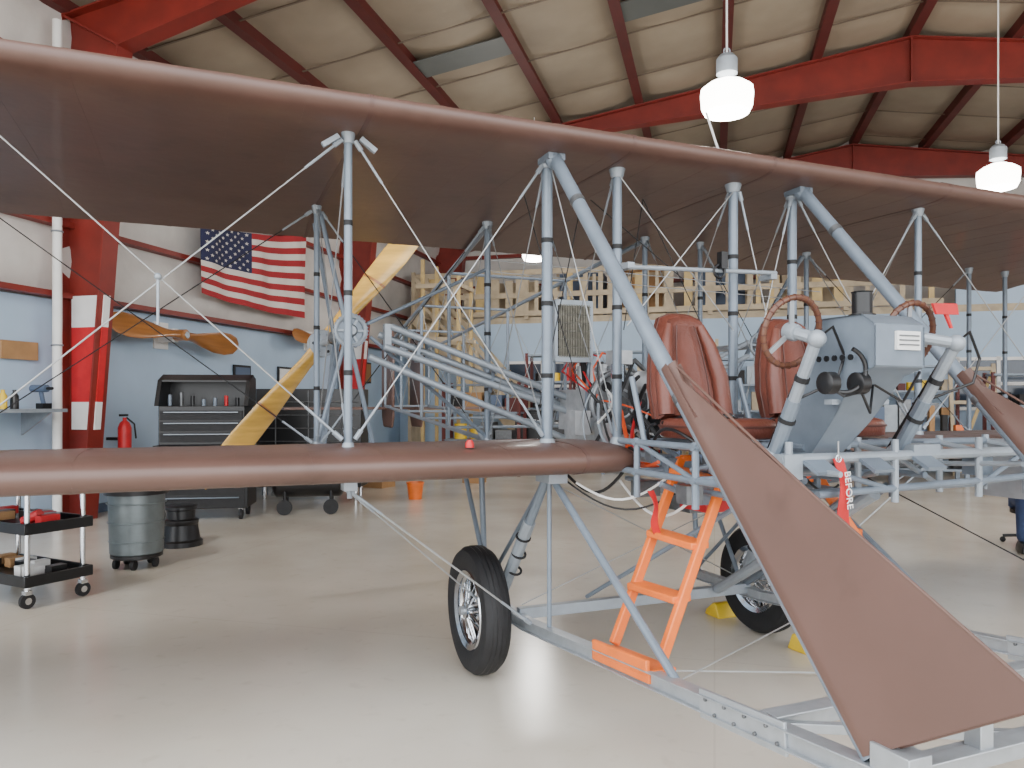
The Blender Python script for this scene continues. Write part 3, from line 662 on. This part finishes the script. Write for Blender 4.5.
for a,bb,tb,nm in((2.16,2.36,2.19,'control_yoke_port'),(2.73,2.31,2.88,'control_yoke_starboard')):
    b=B(); ax=Vector((0,.96,.25)).normalized(); c=Vector((a,bb,1.775))
    b.torus(c,ax,.135,.012,'wheelwood',44,10)
    x=ax.orthogonal().normalized(); y=ax.cross(x)
    for k in range(28):
        t=2*math.pi*k/28; b.torus(c+(x*math.cos(t)+y*math.sin(t))*.135,x*-math.sin(t)+y*math.cos(t),.0125,.0022,'piping',10,5)
    for t in(.3,.3+2.09,.3+4.18):
        x=Vector((1,0,0)); y=ax.cross(x); b.bar(c,c+(x*math.cos(t)+y*math.sin(t))*.13,.02,.008,'alu',up=ax)
    b.lathe(c-ax*.03,ax,[(.03,0),(.035,.01),(.035,.05),(.02,.06)],'greyl',20)
    e_=Vector((tb,bb-.1,1.74)); b.tube(c-ax*.01,e_,.024,'greyl'); b.ball(e_,.036,'greyl')
    foot=Vector((tb,2.5,1.27)); mid=e_.lerp(foot,.5)
    b.tube(e_,mid,.024,'greyl'); b.tube(mid,foot,.030,'grey'); b.tube(mid.lerp(foot,.3),mid.lerp(foot,.36),.036,'dark'); b.tube(e_.lerp(mid,.6),e_.lerp(mid,.68),.03,'dark')
    b.ball(foot,.045,'greyl'); b.tube(e_+Vector((0,.02,0)),foot+Vector((.05,.1,0)),.008,'black')
    b.path([e_,e_+Vector((.08,.0,.05)),e_+Vector((.14,0,-.06)),e_+Vector((.1,0,-.16)),mid],.006,'black',6)
    b.done(nm,P)
b=B(); hc=Vector((2.235,2.17,1.62)); b.torus(hc,(0.3,1,0),.085,.009,'black',24,8,-.4,math.pi+.4)
for s in(-1,1): b.lathe(hc+Vector((s*.075,0,-.05)),(1,0,0),[(.03,-.025),(.042,-.02),(.042,.02),(.03,.025)],'black',18)
b.path([hc+Vector((-.08,0,-.06)),hc+Vector((-.03,-.03,-.1)),hc+Vector((.02,-.03,-.09))],.005,'black',6)
b.path([hc+Vector((.08,0,-.07)),hc+Vector((.13,0,-.16)),hc+Vector((.2,.05,-.05)),hc+Vector((.3,0,-.12)),hc+Vector((.45,.05,0))],.006,'black',6)
b.done('headset',P)
b=B()
def ribbon(a,y,z0,L,w,m,amp=.012,tw=.5,n=14):
    rings=[]
    for k in range(n+1):
        s=k/n; z=z0-L*s; t=tw*math.sin(s*5)
        c=Vector((a+.03*s+amp*math.sin(s*7),y+amp*math.cos(s*6),z)); x=Vector((math.cos(t),math.sin(t),0)); h=Vector((-math.sin(t),math.cos(t),0))*.0015
        rings.append([c-x*w/2-h,c+x*w/2-h,c+x*w/2+h,c-x*w/2+h])
    b.rings(rings,m)
ribbon(2.42,2.37,1.27,.30,.055,'red',tw=.15); b.tube((2.42,2.38,1.34),(2.42,2.38,1.26),.004,'wire'); b.torus((2.42,2.38,1.27),(0,1,0),.014,.003,'chrome',14,5)
b.prism([(2.76,2.22,1.90),(2.90,2.22,1.905),(2.91,2.22,1.86),(2.77,2.21,1.855)],(0,.01,0),'red'); b.prism([(2.83,2.22,1.86),(2.85,2.22,1.86),(2.85,2.2,1.8),(2.84,2.2,1.8)],(0,.01,0),'red')
ribbon(1.9,2.95,1.1,.2,.035,'red')
b.done('warning_streamers',P,ang=60)
tx=D.curves.new('streamer_text','FONT'); tx.body='BEFORE'; tx.size=.045; tx.extrude=.001; tx.materials.append(M['white'])
o=D.objects.new('streamer_text',tx); C.collection.objects.link(o); o.parent=P; o.location=(2.418,2.345,1.22); o.rotation_euler=(math.radians(90),math.radians(84),0)
b=B(); b.tube((2.05,3.40,2.19),(3.0,3.40,2.22),.012,'greyl'); b.box((2.62,3.38,2.26),(.04,.04,.09),'black'); b.torus((2.6,3.38,2.2),(0,1,0),.035,.007,'black',20,6)
for a in(2.06,2.98): b.box((a,3.44,2.2),(.04,.1,.03),'greyl')
b.tube((2.62,3.4,2.83),(2.50,3.36,3.03),.006,'white'); b.tube((2.62,3.4,2.84),(2.62,3.42,2.82),.02,'greyl')
b.done('overhead_bar_and_probe',P)
b=B(); c=Vector((2.13,4.2,1.93)); b.box(c,(.21,.05,.32),'engine')
for k in range(19): b.box(c+Vector((-.1+.2*k/18,-.03,0)),(.0045,.03,.32),'rad')
for k in range(7): b.box(c+Vector((0,-.03,-.15+.05*k)),(.22,.02,.006),'dark')
b.box(c+Vector((0,0,.17)),(.25,.08,.035),'greyl'); b.box(c+Vector((0,0,-.17)),(.25,.08,.035),'greyl')
for s in(-1,1): b.tube(c+Vector((s*.12,0,-.18)),c+Vector((s*.12,.05,-.6)),.012,'grey'); b.box(c+Vector((s*.12,0,0)),(.02,.07,.36),'greyl')
b.path([c+Vector((.08,0,-.18)),c+Vector((.12,.05,-.3)),c+Vector((.22,.05,-.38))],.02,'dark')
b.done('radiator',P)
b=B(); b.box((2.42,4.35,1.45),(.34,.55,.26),'castalu'); b.box((2.42,4.35,1.29),(.28,.5,.1),'castalu')
for k in range(4):
    y=4.15+.14*k; b.tube((2.42,y,1.56),(2.42,y,1.74),.055,'castalu',seg=18)
    for j in range(5): b.tube((2.42,y,1.59+.03*j),(2.42,y,1.6+.03*j),.066,'alu',seg=18)
    b.path([(2.45,y,1.72),(2.55,y,1.76),(2.62,y,1.7),(2.63,y,1.55)],.016,'engine'); b.tube((2.36,y,1.74),(2.36,y,1.8),.008,'white')
    b.path([(2.36,y,1.79),(2.30,y-.03,1.80),(2.22,y-.06,1.70),(2.20,4.0,1.52)],.006,'red' if k%2 else 'orangeh',6)
b.lathe((2.36,4.03,1.49),(0,1,0),[(.04,-.05),(.05,-.03),(.19,-.02),(.205,-.01),(.205,.02),(.18,.03)],'engine',40)
b.torus((2.36,4.0,1.49),(0,1,0),.195,.01,'alu',40,8); b.torus((2.36,4.0,1.49),(0,1,0),.085,.008,'alu',30,8)
for k in range(8):
    t=k*math.pi/4; b.tube((2.36+.14*math.cos(t),3.995,1.49+.14*math.sin(t)),(2.36+.14*math.cos(t),4.02,1.49+.14*math.sin(t)),.03,'dark',seg=14)
b.lathe((2.5,3.98,1.62),(0,1,0),[(.03,0),(.07,.01),(.07,.03)],'castalu',24)
b.tube((2.2,3.95,1.36),(2.2,4.3,1.36),.055,'alu',seg=18); b.box((2.62,3.95,1.4),(.14,.14,.2),'black'); b.tube((2.28,3.9,1.62),(2.28,3.9,1.72),.04,'chrome')
b.box((2.2,3.88,1.32),(.12,.1,.12),'castalu'); b.box((2.05,3.95,1.38),(.1,.1,.14),'castalu'); b.box((2.3,3.92,1.76),(.12,.1,.08),'castalu'); b.tube((2.5,3.9,1.72),(2.62,3.9,1.72),.035,'chrome',seg=14)
b.done('engine',P)
b=B()
def curve(p0,p1,sag,side,r,m,n=12):
    p0=Vector(p0);p1=Vector(p1); pts=[]
    for k in range(n+1):
        f_=k/n; pts.append(p0.lerp(p1,f_)+Vector((side*math.sin(math.pi*f_),0,-sag*math.sin(math.pi*f_))))
    b.path(pts,r,m,8)
curve((2.5,3.95,1.6),(2.35,3.4,1.25),.05,-.15,.014,'black'); curve((2.45,3.95,1.65),(2.25,3.4,1.3),-.05,-.12,.012,'dark')
curve((2.3,3.9,1.45),(2.2,3.2,1.2),.15,-.05,.012,'orangeh'); curve((2.2,3.8,1.3),(2.25,3.1,1.25),.12,.03,.012,'orangeh'); curve((2.4,3.85,1.5),(2.05,3.2,1.28),.1,-.08,.009,'red'); curve((2.35,3.85,1.35),(2.0,3.05,1.22),.1,-.04,.008,'orangeh')
curve((2.0,3.3,1.2),(1.8,3.6,1.12),.12,0,.008,'dark'); curve((2.1,3.1,1.15),(1.75,3.4,1.1),.1,0,.006,'white'); curve((2.15,2.9,1.12),(2.0,3.4,1.1),.16,.0,.007,'white')
curve((2.15,3.0,1.12),(1.7,3.45,1.12),.14,0,.005,'dark'); curve((2.1,3.2,1.2),(1.95,3.0,1.4),-.05,-.05,.007,'black')
curve((2.7,3.0,1.12),(2.9,3.6,1.05),.2,0,.008,'black'); curve((2.4,2.6,1.1),(2.7,2.8,1.1),.15,0,.006,'white')
curve((2.4,3.0,1.32),(2.5,2.6,1.25),.06,0,.008,'black'); curve((2.0,3.1,1.3),(2.0,2.7,1.3),-.08,-.05,.008,'black')
random.seed(5)
for k in range(16):
    a0=random.uniform(2.05,2.6); z0=random.uniform(1.3,1.75); a1=random.uniform(2.0,2.6); z1=random.uniform(1.15,1.5)
    curve((a0,3.92,z0),(a1,random.uniform(3.5,3.9),z1),random.uniform(-.08,.14),random.uniform(-.1,.1),random.choice([.005,.007,.01]),['black','dark','orangeh','greyl','red','black','white','castalu'][k%8])
for k in range(8):
    a0=random.uniform(1.98,2.5); curve((a0,2.66,1.3),(a0+random.uniform(-.2,.4),2.66,random.uniform(1.08,1.2)),random.uniform(.03,.12),random.uniform(-.06,.06),.006,['black','orangeh','dark','red'][k%4])
b.done('hoses_and_cables',P)
b=B()
random.seed(9)
for k in range(36):
    a=random.uniform(1.98,3.0); y=random.uniform(2.75,3.5); z=random.uniform(1.06,1.24)
    if k%3==0: b.box((a,y,z),(random.uniform(.05,.14),.08,random.uniform(.05,.1)),random.choice(['grey','greyl','engine','black']))
    elif k%3==1: b.tube((a,y,z),(a+random.uniform(-.15,.15),y+random.uniform(-.2,.2),z+.05),.014,random.choice(['grey','alu']))
    else: b.tube((a,y,z),(a,y+.08,z),.035,random.choice(['greyl','black','engine']))
b.box((2.45,3.2,1.02),(.3,.22,.12),'red'); b.tube((2.75,3.3,.93),(3.0,3.3,.93),.09,'greyl',seg=24); b.box((2.55,3.5,.98),(.25,.2,.14),'engine')
b.lathe((1.17,3.34,1.29),(0,0,1),[(.02,0),(.02,.02),(.012,.035)],'red',12)
b.done('under_seat_equipment',P)
HA,HZ=.88,1.935
def prop(a0,b0,z0,th):
    b=B(); d=Vector((math.sin(th),0,math.cos(th))); w=Vector((math.cos(th),0,-math.sin(th))); bv=Vector((0,1,0)); c=Vector((a0,b0,z0))
    for s in(1,-1):
        rings=[]
        for r,wd,tk,pt in((.0,.07,.05,60),(.08,.065,.045,58),(.2,.065,.04,50),(.4,.085,.032,42),(.65,.105,.026,34),(.9,.110,.02,30),(1.08,.10,.015,28),(1.2,.08,.012,26),(1.29,.055,.009,25),(1.33,.028,.006,25)):
            p=math.radians(-pt); cv=w*math.cos(p)*s+bv*math.sin(p); tv=d.cross(cv)
            rings.append([c+d*s*r+cv*math.cos(t)*wd+tv*math.sin(t)*tk for t in [2*math.pi*k/16 for k in range(16)]])
        b.rings(rings,'wood')
        for r in(.62,):
            p=math.radians(-35); cv=w*math.cos(p)*s+bv*math.sin(p); tv=d.cross(cv)
            b.rings([[c+d*s*rr+cv*math.cos(t)*.107+tv*math.sin(t)*.031 for t in [2*math.pi*k/16 for k in range(16)]] for rr in(r,r+.02)],'wood2')
    b.lathe(c-bv*.07,bv,[(.05,0),(.1,.01),(.1,.03),(.09,.04)],'greyl',28); b.lathe(c+bv*.04,bv,[(.09,0),(.1,.02),(.05,.03)],'greyl',28)
    for k in range(6): b.tube(c+Vector((.07*math.cos(k*1.047),-.08,.07*math.sin(k*1.047))),c+Vector((.07*math.cos(k*1.047),-.06,.07*math.sin(k*1.047))),.011,'dark',seg=8)
    b.done('propeller_port',P,ang=50)
prop(HA,5.85,HZ,math.radians(38.5))
b=B(); b.tube((HA,4.66,HZ),(HA,5.82,HZ),.026,'greyl')
b.torus((HA,4.7,HZ),(0,1,0),.09,.014,'greyl',36,8); b.lathe((HA,4.69,HZ),(0,1,0),[(.03,-.02),(.04,0),(.04,.03)],'engine',20); b.lathe((HA,4.71,HZ),(0,1,0),[(.085,0),(.085,.008)],'grey',30)
for k in range(30):
    t=2*math.pi*k/30; b.tube((HA+.102*math.cos(t),4.69,HZ+.102*math.sin(t)),(HA+.102*math.cos(t),4.71,HZ+.102*math.sin(t)),.006,'grey',seg=6)
for k in range(6):
    t=k*math.pi/3; b.bar((HA,4.7,HZ),(HA+.08*math.cos(t),4.7,HZ+.08*math.sin(t)),.014,.014,'greyl',up=(0,1,0))
b.lathe((HA,5.2,HZ),(0,1,0),[(.05,0),(.05,.08)],'engine',20)
for e_,g in(((.72,4.86,1.24),5.1),((1.05,4.86,1.24),4.8),((.72,4.86,2.68),4.8),((.72,5.1,2.66),5.3),((.70,4.86,1.24),4.8),((.78,5.1,1.2),5.3)): b.tube((HA,g,HZ),e_,.015,'grey')
for (p,q) in (((1.12,4.66,1.965),(2.5,4.5,1.44)),((1.08,4.66,1.84),(2.5,4.5,1.36)),((1.0,4.74,1.78),(2.3,4.6,1.25)),((1.06,4.74,1.92),(2.5,4.6,1.40))): b.tube(p,q,.022,'greyl',seg=12)
for s in(.15,.5,.85):
    x=1.1+1.4*s; z=1.965-.525*s; b.bar((x,4.66,z+.03),(x-.03,4.66,z-.14),.02,.03,'grey',up=(0,1,0))
b.box((1.1,4.68,1.9),(.04,.06,.16),'greyl')
b.tube((1.0,4.7,1.9),(1.83,4.86,1.26),.012,'grey'); b.tube((.98,4.7,1.98),(1.83,4.86,2.4),.012,'grey')
b.tube((3.99,4.66,HZ),(3.99,5.6,HZ),.026,'greyl'); b.torus((3.99,4.7,HZ),(0,1,0),.085,.012,'greyl',36,8)
for k in range(6):
    t=k*math.pi/3; b.bar((3.99,4.7,HZ),(3.99+.08*math.cos(t),4.7,HZ+.08*math.sin(t)),.014,.014,'greyl',up=(0,1,0))
b.tube((3.85,4.66,1.95),(2.6,4.5,1.44),.018,'greyl'); b.tube((3.85,4.66,1.85),(2.6,4.5,1.34),.018,'greyl')
for e_ in((3.6,4.86,1.24),(4.55,4.86,1.24),(4.55,4.86,2.68)): b.tube((3.99,4.8,HZ),e_,.015,'grey')
b.done('chain_drive',P)
b=B()
for a in(1.83,3.05):
    ta=2.437+(a-2.437)*.45
    b.tube((a,4.86,2.68),(ta,9.3,2.15),.018,'grey'); b.tube((a,4.86,1.24),(ta,9.3,1.45),.018,'grey')
    for f_ in(.25,.5,.75,1.0):
        x=a+(ta-a)*f_; y=4.86+4.44*f_; zt=2.68-.53*f_; zb=1.24+.21*f_; b.tube((x,y,zb),(x,y,zt),.015,'grey')
for f_ in(.25,.5,.75,1.0):
    h=.61*(1-.55*f_); y=4.86+4.44*f_
    for z in(2.68-.53*f_,1.24+.21*f_): b.tube((2.437-h,y,z),(2.437+h,y,z),.013,'grey')
for s in(-1,1):
    for f0,f1 in((0,.25),(.25,.5),(.5,.75),(.75,1)):
        p=lambda f,t:(2.437+s*.61*(1-.55*f),4.86+4.44*f,(2.68-.53*f) if t else (1.24+.21*f))
        b.tube(p(f0,1),p(f1,0),.003,'wire',seg=6); b.tube(p(f0,0),p(f1,1),.003,'wire',seg=6)
b.done('tail_booms',P)
b=B()
for a in(2.25,2.62):
    rings=[]
    for x in(a-.015,a,a+.015):
        sc=.97 if x!=a else 1
        rings.append([(x,9.45+(y)*sc,1.8+(z)*sc) for y,z in((-.15,-.62),(.28,-.62),(.36,-.5),(.38,0),(.36,.5),(.28,.62),(-.15,.62),(-.22,.5),(-.22,-.5))])
    b.rings(rings,'brown')
b.box((2.437,9.9,1.42),(2.9,.75,.03),'brown'); b.done('tail_surfaces',P,bevel=.005)

# ============================================================ boarding ladders
def ladder(m):
    A=lambda a:a if m>0 else 4.874-a
    e=empty('boarding_ladder',rz=TH); b=B()
    f0=Vector((A(1.70),2.94,.44)); f1=Vector((A(1.74),2.63,.46)); t0=Vector((A(2.16),3.10,1.23)); t1=Vector((A(2.19),2.80,1.19))
    up=(f1-f0)
    b.bar(f0,t0,.045,.03,'orange',up=up); b.bar(f1,t1,.045,.03,'orange',up=up)
    for s in(.3,.58,.93):
        b.bar(f0.lerp(t0,s),f1.lerp(t1,s),.10,.03,'orange',up=(0,0,1))
    b.box((A(1.68),2.76,.415),(.13,.46,.05),'orange',rot=(-.094,0,0)); b.box((A(1.62),2.76,.45),(.02,.44,.06),'orange',rot=(-.094,0,0))
    for t in(t0,t1): b.bar(t,t+Vector((.06*m,0,.0)),.03,.03,'orange')
    b.done('ladder_frame',e,bevel=.006)
ladder(1); ladder(-1)
for a,bb,r in((3.42,3.6,0),(3.42,4.44,math.pi),):
    b=B(); b.prism([(-.08,-.09,0),(-.08,.07,0),(-.08,.055,.04),(-.08,-.02,.10),(-.08,-.05,.10)],(.16,0,0),'yellow')
    w=(.924*a-.382*bb,.382*a+.924*bb,0); b.done('wheel_chock',loc=w,rz=TH+(math.pi if r==0 else 0),bevel=.01)
# ============================================================ seated mechanic at right
def skin(name,pts,rad,edges,m,parent):
    me=D.meshes.new(name); me.from_pydata(pts,edges,[]); o=D.objects.new(name,me); C.collection.objects.link(o); o.parent=parent
    md=o.modifiers.new('skin','SKIN'); md.use_smooth_shade=True
    if not len(me.skin_vertices):
        C.view_layer.objects.active=o; o.select_set(True)
        try: bpy.ops.mesh.customdata_skin_add()
        except Exception: pass
    for k,v in enumerate(me.skin_vertices[0].data):
        r=rad[k]; v.radius=(r,r) if not isinstance(r,tuple) else r; v.use_root=(k==0)
    s=o.modifiers.new('sub','SUBSURF'); s.levels=2; s.render_levels=2; me.materials.append(M[m]); return o
def chain(n): return [(k,k+1) for k in range(n-1)]
MX,MY=5.46,8.1
e=empty('mechanic',(MX,MY,0),math.radians(155))
skin('shirt',[(0,0,.52),(0,0,.68),(0,.03,.85),(0,.05,.98),(0,.05,1.06),(.17,.05,1.02),(.24,.06,.92),(.27,.1,.80),(-.17,.05,1.02),(-.24,.06,.92),(-.27,.1,.80)],
 [(.17,.12),(.155,.11),(.17,.12),(.17,.11),.07,.075,.062,.055,.075,.062,.055],[(0,1),(1,2),(2,3),(3,4),(3,5),(5,6),(6,7),(3,8),(8,9),(9,10)],'navy',e)
skin('trousers',[(0,0,.50),(.1,.05,.50),(.13,.45,.50),(.14,.50,.28),(.14,.50,.09),(-.1,.05,.50),(-.13,.45,.50),(-.14,.50,.28),(-.14,.50,.09)],
 [.13,.11,.075,.06,.055,.11,.075,.06,.055],[(0,1),(1,2),(2,3),(3,4),(0,5),(5,6),(6,7),(7,8)],'jean',e)
for s in(-1,1):
    nm='right' if s>0 else 'left'
    skin('forearm_'+nm,[(s*.265,.09,.83),(s*.27,.14,.74),(s*.2,.30,.68),(s*.17,.38,.63)],[.045,.043,.03,.026],chain(4),'skin',e)
    skin('palm_'+nm,[(s*.17,.37,.635),(s*.165,.42,.61),(s*.16,.46,.60)],[(.026,.02),(.036,.016),(.034,.014)],chain(3),'skin',e)
    for k in range(4):
        x=s*(.135+.018*k); L=(.062,.072,.068,.052)[k]
        skin('finger_%s_%d'%(nm,k+1),[(x,.44,.602),(x,.47+L*.3,.60),(x,.47+L*.65,.588),(x,.46+L*.85,.568)],[.009,.009,.008,.007],chain(4),'skin',e)
    skin('thumb_'+nm,[(s*.15,.40,.61),(s*.12,.43,.60),(s*.11,.46,.59)],[.011,.010,.008],chain(3),'skin',e)
    b=B(); b.rings([[(s*.14+x*w,.50+y,z) for x,y in((-.5,-.07),(-.5,.1),(-.3,.19),(.3,.19),(.5,.1),(.5,-.07),(.3,-.1),(-.3,-.1))] for z,w in((0,.1),(.02,.1),(.06,.09),(.1,.06))],'black'); b.done('shoe_'+nm,e,bevel=.01)
skin('head_and_neck',[(0,.05,1.04),(0,.06,1.12),(0,.085,1.19),(0,.09,1.27),(0,.08,1.33)],[.055,.052,(.07,.085),(.078,.095),(.06,.075)],chain(5),'skin',e)
b=B(); b.ball((0,.07,1.30),(.086,.10,.085),'hair',20); b.done('hair',e)
b=B(); b.ball((0,.185,1.235),(.013,.02,.02),'skin',12)
for s in(-1,1): b.ball((s*.033,.168,1.265),(.013,.01,.008),'white',10); b.ball((s*.033,.177,1.265),.005,'black',8); b.ball((s*.085,.08,1.245),(.012,.02,.032),'skin',12)
b.ball((0,.172,1.195),(.024,.008,.006),'leather',10); b.done('face_features',e)
e=empty('work_stool',(MX,MY,0)); b=B(); b.lathe((0,0,.32),(0,0,1),[(.16,0),(.18,.01),(.18,.05),(.15,.06)],'black',28); b.tube((0,0,.08),(0,0,.33),.025,'chrome')
for k in range(5):
    t=k*2*math.pi/5; b.bar((0,0,.1),(.24*math.cos(t),.24*math.sin(t),.07),.04,.03,'black'); b.ball((.24*math.cos(t),.24*math.sin(t),.03),.03,'dark',10)
b.done('stool_parts',e)

# ============================================================ world, camera
w=D.worlds.new('sky'); C.scene.world=w; w.use_nodes=True; bg=w.node_tree.nodes['Background']
bg.inputs[0].default_value=(.94,.97,1,1); bg.inputs[1].default_value=5.2
cam=D.cameras.new('camera'); cam.lens=27; cam.sensor_width=36; cam.shift_y=18/1024; cam.clip_end=200
co=D.objects.new('camera',cam); C.collection.objects.link(co); co.location=(0,0,1.5); co.rotation_euler=(math.radians(90),0,0)
C.scene.camera=co
